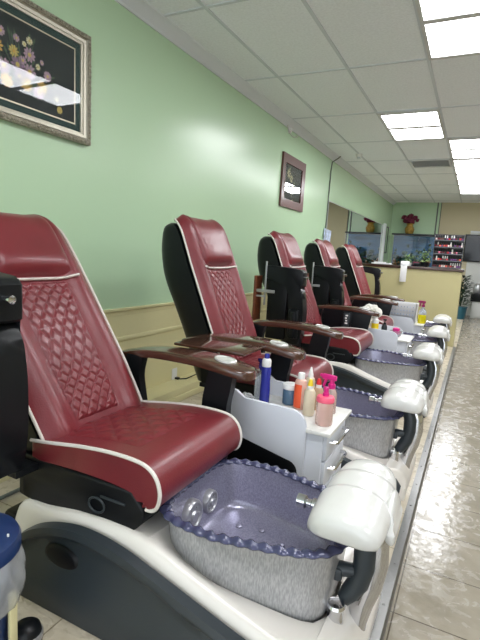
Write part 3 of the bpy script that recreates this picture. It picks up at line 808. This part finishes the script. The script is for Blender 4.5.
bm = new(); lathe(bm, [(.038, 0), (.044, .006), (.044, .022), (.037, .05), (.022, .062), (.001, .064)], (.09, .125, 0), 24); pd = obj('foot_pedal', bm, 'black', t)
bm = new(); lathe(bm, [(.0445, .012), (.0455, .015), (.0455, .028), (.043, .032)], (.09, .125, 0), 24); obj('pedal_band', bm, 'silver', pd)

# ------------------------------------------------------------------ wall things
def flower(bm, c, r, n, mi, ci, x):
    y, z = c
    for k in range(n):
        a = 2*PI*k/n+random.random()*.2
        q = [(y+r*math.cos(a)*f-g*r*.22*math.sin(a), z+r*math.sin(a)*f+g*r*.22*math.cos(a)) for f, g in ((.15, -.4), (.75, -.85), (1, 0), (.75, .85), (.15, .4))]
        prism(bm, q, x, x+.0012, 'x', mi=mi)
    lathe(bm, [(r*.28, x), (r*.28, x+.002), (r*.1, x+.003)], (0, y, z), 10, mi=ci, axis='x')
def picture(label, y0, y1, z0, z1, fw, frame_mat, double):
    t = thing('framed_picture', label, 'picture', (.004 if double else 0, (y0+y1)/2, (z0+z1)/2))
    if double: t.rotation_euler.y = -.010
    hw, hh = (y1-y0)/2, (z1-z0)/2
    def ring(bm, a, b, x0, x1, xi=None):
        # frame ring from inset a to inset b (mitred), height x0..x1 outer, xi inner
        xi = x1 if xi is None else xi
        O = [(-hw+a, -hh+a), (hw-a, -hh+a), (hw-a, hh-a), (-hw+a, hh-a)]; I = [(-hw+b, -hh+b), (hw-b, -hh+b), (hw-b, hh-b), (-hw+b, hh-b)]
        rows = [[(x0, *p) for p in O], [(x1, *p) for p in O], [(xi, *p) for p in I], [(x0, *p) for p in I]]
        V = [[bm.verts.new(p) for p in r_] for r_ in rows]
        for j in range(4):
            A, B = V[j], V[(j+1) % 4]
            for i in range(4): bm.faces.new([A[i], A[(i+1) % 4], B[(i+1) % 4], B[i]])
    bm = new()
    if double:
        ring(bm, 0, fw*.42, .001, .030, .036)
        # carved leaf beads round the outer edge
        for k in range(int(2*hw/.03)):
            for zz in (-hh+fw*.2, hh-fw*.2): blob(bm, (.034, -hw+.015+k*.03, zz), .009, 1, .3, sc=(.7, 1.5, 1))
        for k in range(int(2*hh/.03)):
            for yy in (-hw+fw*.2, hw-fw*.2): blob(bm, (.034, yy, -hh+.015+k*.03), .009, 1, .3, sc=(.7, 1, 1.5))
    else:
        ring(bm, 0, fw, .001, .026, .020)
    obj('frame', bm, frame_mat, t)
    if double:
        bm = new(); ring(bm, fw*.42, fw*.55, .001, .030, .020); ring(bm, fw*.55, fw*.8, .001, .026, .022); ring(bm, fw*.8, fw, .001, .017, .013); obj('inner_frame', bm, 'bevel', t)
    bm = new(); box(bm, .001, .004, -hw+fw*.9, hw-fw*.9, -hh+fw*.9, hh-fw*.9); obj('mount', bm, 'matgreen' if double else 'print', t)
    if double:
        bm = new(); ring(bm, fw+.035, fw+.042, .004, .0055); obj('fillet', bm, 'innergilt', t)
        bm = new(); box(bm, .0035, .0046, -hw+fw+.042, hw-fw-.042, -hh+fw+.042, hh-fw-.042); obj('print', bm, 'print', t)
    bm = new()
    if double:
        for k in range(26):
            a = random.uniform(.2, PI-.2); l = random.uniform(.10, .24)
            y_, z_ = -.06+.02*math.cos(a), -.10
            e_ = (y_+l*1.1*math.cos(a), z_+l*math.sin(a))
            tube(bm, [(.005, y_, z_), (.005, (y_+e_[0])/2+random.uniform(-.01, .01), (z_+e_[1])/2), (.005, *e_)], .0022, 4, mi=0)
            q = [(e_[0]+.03*math.cos(a)*f-g*.006*math.sin(a), e_[1]+.03*math.sin(a)*f+g*.006*math.cos(a)) for f, g in ((-.5, 0), (.2, -1), (1, 0), (.2, 1))]
            prism(bm, q, .0047, .0056, 'x', mi=0)
        F = [(.00, .02, .034, 2, 3), (-.07, .03, .036, 1, 3), (-.145, .00, .034, 2, 3), (-.02, -.045, .032, 4, 3), (.075, -.03, .030, 4, 3), (.055, -.06, .032, 2, 3), (-.09, .085, .026, 3, 4), (.00, .10, .032, 2, 3),
             (.00, .165, .018, 5, 3), (-.075, .15, .017, 2, 3), (.11, .035, .024, 2, 3), (.17, -.06, .012, 5, 3), (.19, -.11, .018, 3, 4), (-.18, .08, .030, 4, 3), (-.06, -.02, .028, 1, 3), (-.13, -.06, .032, 4, 3), (.05, .06, .014, 5, 3), (.075, .09, .012, 2, 3), (-.04, .06, .020, 2, 3), (-.16, .15, .022, 2, 3), (-.03, .14, .012, 5, 3)]
        for y_, z_, r_, mi, ci in F: flower(bm, (y_-.01, z_-.045), r_*1.15, 10, mi, ci, .0052)
        obj('bouquet', bm, ['stemg', 'petl', 'petw', 'pety', 'peto', 'petc'], t)
    else:
        for y_, z_, r_, mi, ci in ((-.14, .10, .06, 0, 1), (-.05, .05, .05, 0, 1), (.04, -.03, .055, 1, 0), (-.12, .16, .04, 1, 0)): flower(bm, (y_, z_), r_, 8, mi, ci, .0052)
        tube(bm, [(.005, -.02, -.16), (.005, .0, -.05), (.005, .06, .02)], .004, 5); tube(bm, [(.005, -.02, -.2), (.005, .05, -.19)], .006, 5)
        obj('bouquet', bm, ['petc', 'stemg'], t)
    bm = new(); box(bm, .0105, .0125, -hw+fw*.85, hw-fw*.85, -hh+fw*.85, hh-fw*.85); obj('glass', bm, 'glass', t)
picture('large framed picture of lilac and yellow flowers in an ornate silver frame, top left', 1.36, 2.132, 1.786, 2.378, .060, 'oldsilver', True)
picture('small dark flower picture in a plain maroon frame between two wires', 5.14, 5.91, 1.785, 2.39, .10, 'maroon', False)

t = thing('wall_sensor', 'small white sensor with a looped wire high on the green wall', 'sensor', (0, 5.30, 2.655))
bm = new(); lathe(bm, [(.03, 0), (.03, .014), (.022, .03), (.001, .036)], n=18, axis='x'); obj('body', bm, 'white', t)
bm = new(); tube(bm, [(.01, -.10, .085), (.02, -.10, .02), (.025, -.07, -.02), (.025, -.03, -.02), (.02, 0, 0)], .006, 8); obj('wire', bm, 'cablew', t)
bm = new(); tube(bm, [(.012, .0, -.03), (.02, .08, -.05), (.02, .2, -.03), (.012, .28, .01)], .004, 8); obj('wire', bm, 'cablew', t)
bm = new(); tube(bm, [(.10, 7.20, HC-.004), (.09, 7.12, 2.70), (.02, 7.07, 2.64), (.014, 7.06, 2.5), (.014, 7.03, 1.5), (.014, 7.02, .81)], .009, 10)
tag(obj('wall_conduit', bm, 'cable'), 'dark grey conduit dropping down the green wall beside the mirror', 'pipe')
t = thing('smoke_detector', 'small white detector hanging from the ceiling near the crown moulding', 'detector', (.40, 7.1, HC))
bm = new(); lathe(bm, [(.05, 0), (.05, -.02), (.035, -.04), (.001, -.045)], n=18); obj('body', bm, 'white', t)
bm = new(); lathe(bm, [(.02, -.04), (.03, -.065), (.001, -.075)], n=14); obj('sensor', bm, 'crown', t)
t = thing('power_outlet', 'white power outlet with a black plug in the cream wainscot behind the chairs', 'outlet', (.009, 3.13, .19))
bm = new(); box(bm, 0, .006, -.036, .036, -.058, .058, .003); obj('plate', bm, 'white', t)
bm = new(); box(bm, .006, .04, .0, .03, -.045, -.018, .004)
tube(bm, [(.035, .015, -.032), (.08, .06, -.03), (.13, .16, .0), (.19, .22, -.02), (.22, .26, -.12)], .005, 8); obj('plug', bm, 'black', t)
t = thing('wall_mirror', 'long mirror on the green wall reflecting the blue tank', 'mirror', (0, 9.33, 1.55))
bm = new(); box(bm, .001, .008, -2.22, 2.40, -.52, .52); obj('glass', bm, 'mirror', t)
bm = new()
for a in (((-2.235, -2.22, -.53, .53), (2.40, 2.415, -.53, .53), (-2.22, 2.40, .52, .53), (-2.22, 2.40, -.53, -.52))): box(bm, .001, .012, *a)
obj('edge_trim', bm, 'silver', t)
bm = new(); prism(bm, [(6.97, 1.36), (7.3, 1.36), (7.34, 1.64), (6.95, 1.66)], .016, .019, 'x')
tag(obj('poster', bm, 'postb'), 'pale blue printed poster at the left end of the mirror', 'poster')
t = thing('wall_frame', 'small dark empty frame on the wall right of the mirror', 'frame', (0, 12.36, 1.75))
bm = new()
for a in ((-.17, -.14, -.33, .33), (.14, .17, -.33, .33), (-.14, .14, .30, .33), (-.14, .14, -.33, -.30)): box(bm, .001, .02, *a)
obj('frame', bm, 'tankframe', t)
bm = new(); box(bm, .001, .006, -.14, .14, -.30, .30); obj('panel', bm, 'green', t)

# chair cable at far left
bm = new(); tube(bm, [(.26, .7, .06), (.30, .95, .06), (.33, 1.2, .06), (.34, 1.5, .06), (.30, 1.8, .06)], .009, 8)
tag(obj('power_cable', bm, 'cable'), 'grey power cable on the floor behind the nearest chair', 'cable')

# ------------------------------------------------------------------ reception counter
t = thing('reception_counter', 'pale yellow reception counter with a dark wooden top', 'counter', (1.2, 7.6, 0))
bm = new(); box(bm, -1.0, .755, -.2, .30, 0, 1.13); obj('body', bm, 'counter', t)
bm = new(); box(bm, -1.02, .775, -.225, .32, 1.13, 1.172, .006); obj('counter_top', bm, 'ctop', t)
CZ = 1.1725
t = thing('paper_towel_roll', 'white paper towel strip hanging down the counter front', 'towel', (1.165, 7.37, CZ))
bm = new(); box(bm, -.045, .045, -.014, -.006, -.24, .0, .002); box(bm, -.06, .06, -.014, .12, .0, .006, .001); obj('sheet', bm, 'paper', t)
bm = new(); lathe(bm, [(.012, -.06), (.03, -.06), (.03, .06), (.012, .06)], (0, .09, .037), 18, axis='x'); obj('roll', bm, 'paper', t)
bm = new(); box(bm, -.14, .14, -.09, .09, 0, .02, .004); box(bm, -.10, .06, -.08, .06, .02, .035, .004)
tag(obj('paper_stack', bm, 'paper', loc=(.80, 7.56, CZ)), 'low stack of white papers on the left of the counter top', 'papers')
def potplant(x, y, z, h, w, m, label, pot, n=70, name='potted_plant', cat='plant'):
    t = thing(name, label, cat, (x, y, z))
    ph = h*.28
    obj('pot', L([(w*.26, 0), (w*.34, ph), (w*.36, ph), (w*.36, ph*1.05), (w*.2, ph*1.05)]), pot, t)
    bm = new()
    for k in range(n):
        a = random.uniform(0, 2*PI); rr = w*.5*math.sqrt(random.random()); zz = ph+(h-ph)*random.uniform(.05, 1); rr *= 1-.5*max(0, (zz-h*.6)/h)
        c = Vector((rr*math.cos(a), rr*math.sin(a), zz)); l = w*.22; dv = Vector((math.cos(a), math.sin(a), random.uniform(-.3, .7))).normalized(); sd = dv.cross(Vector((0, 0, 1))).normalized()
        p = [c-dv*l*.5, c+sd*l*.22+Vector((0, 0, l*.05)), c+dv*l*.6, c-sd*l*.22+Vector((0, 0, l*.05))]
        bm.faces.new([bm.verts.new(v) for v in p])
    obj('foliage', bm, m, t)
    bm = new()
    for k in range(5): tube(bm, [(0, 0, ph*.9), (random.uniform(-.1, .1)*w, random.uniform(-.1, .1)*w, h*.5), (random.uniform(-.25, .25)*w, random.uniform(-.25, .25)*w, h*.85)], w*.02, 5)
    obj('stems', bm, 'leafd', t)
potplant(1.19, 7.60, CZ, .17, .17, 'leafl', 'small bright green plant in a white pot on the counter', 'white')
potplant(1.42, 7.58, CZ, .23, .20, 'leafl', 'taller green and white plant on the counter beside the polish rack', 'black', 90)
bm = new(); lathe(bm, [(.03, 0), (.045, .02), (.045, .055), (.03, .07)], n=16); tag(obj('pen_cup', bm, 'burg', loc=(1.305, 7.56, CZ)), 'dark red cup between the two counter plants', 'cup')
bm = new(); lathe(bm, [(.03, 0), (.05, .02), (.055, .045), (.02, .05)], n=16); tag(obj('trinket_dish', bm, 'tankframe', loc=(1.33, 7.47, CZ)), 'small black dish at the counter edge', 'dish')

# nail polish rack
RX0, RX1, RY = 1.525, 1.925, 7.68
t = thing('polish_rack', 'five shelf rack of nail polish at the right end of the counter', 'rack', ((RX0+RX1)/2, RY, CZ))
hw = (RX1-RX0)/2
bm = new(); box(bm, -hw, hw, .045, .055, 0, .50); obj('back_panel', bm, 'rackb', t)
for s in (-1, 1):
    bm = new(); box(bm, s*hw-.004, s*hw+.004, -.05, .055, 0, .50); obj('side_panel', bm, 'rackm', t)
SH = [.008+k*.1 for k in range(5)]
for z in SH:
    bm = new(); box(bm, -hw+.004, hw-.004, -.045, .045, z-.008, z); box(bm, -hw+.004, hw-.004, -.05, -.045, z-.008, z+.006); obj('shelf', bm, 'rackm', t)
pol = [('red', (190, 36, 50)), ('pink', (222, 110, 140)), ('burgundy', (96, 24, 40)), ('coral', (226, 100, 84)), ('pale', (226, 206, 200)), ('brown', (104, 64, 58)), ('purple', (110, 60, 120)), ('black', (40, 36, 40))]
for n, c in pol: M['polish '+n] = mat('polish '+n, c, .15)
def polme(n, cap):
    bm = new(); box(bm, -.0115, .0115, -.0115, .0115, 0, .034, .003, mi=0); lathe(bm, [(.0075, .034), (.0065, .072), (.001, .073)], n=8, mi=1)
    return mesh('nail_polish', bm, ['polish '+n, cap])
pm = {}
names = ['bottom', 'fourth', 'middle', 'second', 'top']
for si, z in enumerate(SH):
    for k in range(13):
        n, _ = random.choice(pol); cap = random.choice(['black', 'black', 'black', 'white'])
        if (n, cap) not in pm: pm[n, cap] = polme(n, cap)
        o = link('nail_polish', pm[n, cap], None, (RX0+.022+k*.0297, RY-.02+random.uniform(-.006, .006), CZ+z+.0005))
        tag(o, '%s nail polish bottle with a %s cap on the %s shelf of the rack' % (n, cap, names[si]), 'nail polish', '%s %s-capped nail polish on the %s shelf' % (n, cap, names[si]))

# aquarium on the back wall with a vase on top
t = thing('aquarium', 'large aquarium with a bright blue backdrop against the back wall', 'aquarium', (.61, 12.72, 0))
bm = new(); box(bm, -.50, .50, -.22, .20, 0, 1.10, .01); obj('stand', bm, 'tankframe', t)
bm = new(); box(bm, -.50, .50, .17, .19, 1.10, 1.90); obj('backdrop', bm, 'ocean', t)
bm = new(); box(bm, -.50, .50, -.22, .21, 1.90, 1.935, .006); obj('tank_hood', bm, 'tankframe', t)
bm = new(); box(bm, -.505, .505, -.225, .2, 1.09, 1.115, .004); obj('tank_trim', bm, 'tankframe', t)
bm = new()
for k in range(110):
    blob(bm, (random.uniform(-.46, .46), random.uniform(-.05, .14), 1.14+abs(random.gauss(0, .2))), random.uniform(.03, .055), 1, .35)
obj('water_plants', bm, 'reef', t)
bm = new()
for k in range(14): blob(bm, (random.uniform(-.46, .46), random.uniform(-.16, .0), 1.15+random.uniform(0, .12)), random.uniform(.03, .07), 1, .3)
obj('rocks', bm, 'reefb', t)
bm = new(); box(bm, -.5, .5, -.215, -.207, 1.11, 1.90); obj('front_glass', bm, 'tankglass', t)
t = thing('flower_vase', 'gold vase of burgundy flowers on top of the aquarium', 'vase', (.50, 12.70, 1.9355))
obj('vase', L([(.07, 0), (.10, .03), (.12, .12), (.08, .2), (.07, .23), (.10, .26)]), 'gold', t)
bm = new()
for k in range(26):
    a = random.uniform(0, 2*PI); q = random.uniform(0, .22); blob(bm, (q*1.1*math.cos(a), q*.7*math.sin(a), .36+random.uniform(-.06, .10)*(1-q)), random.uniform(.05, .075), 1, .3)
obj('blooms', bm, 'burg', t)

# far right corner
t = thing('wall_screen', 'large black glossy screen on the back wall at the right edge', 'screen', (2.6, YB-.03, 1.66))
bm = new(); box(bm, -.80, .80, -.05, .0, -.33, .33, .006); obj('body', bm, 'black', t)
bm = new(); box(bm, -.775, .775, -.054, -.049, -.305, .305); obj('display', bm, 'screen', t)
t = thing('side_cabinet', 'white side cabinet with a black worktop near the back wall', 'cabinet', (2.75, 12.60, 0))
bm = new(); box(bm, -.62, .62, -.22, .24, 0, .40, .006); obj('body', bm, 'walltile', t)
bm = new(); box(bm, -.66, .66, -.26, .26, .40, .58, .01); obj('worktop', bm, 'black', t)
for k in range(3):
    bm = new(); box(bm, -.60+k*.41, -.21+k*.41, -.236, -.22, .03, .37, .004); obj('door', bm, 'walltile', t)
bm = new(); lathe(bm, [(.07, 0), (.09, .02), (.11, .10), (.09, .20), (.05, .24)], n=18); tag(obj('round_pot', bm, 'silver', loc=(2.22, 12.55, .581)), 'round silvery pot on the black worktop', 'pot')
bm = new(); box(bm, -.18, .18, -.1, .1, 0, .17, .01); tag(obj('paper_box', bm, 'paper', loc=(2.55, 12.55, .581)), 'white box on the black worktop at the right edge', 'box')
potplant(1.90, 11.95, 0, 1.0, .46, 'leafd', 'dark leafy floor plant in a teal pot beyond the counter end', 'teal', 480)

# ------------------------------------------------------------------ light and view
w = bpy.data.worlds.new('world'); SC.world = w; w.use_nodes = True
w.node_tree.nodes['Background'].inputs[0].default_value = (.86, .93, 1, 1)
w.node_tree.nodes['Background'].inputs[1].default_value = 2.0
vs = SC.view_settings
vs.view_transform = 'Standard'; vs.look = 'None'; vs.gamma = 1; vs.use_curve_mapping = False
vs.exposure = .34
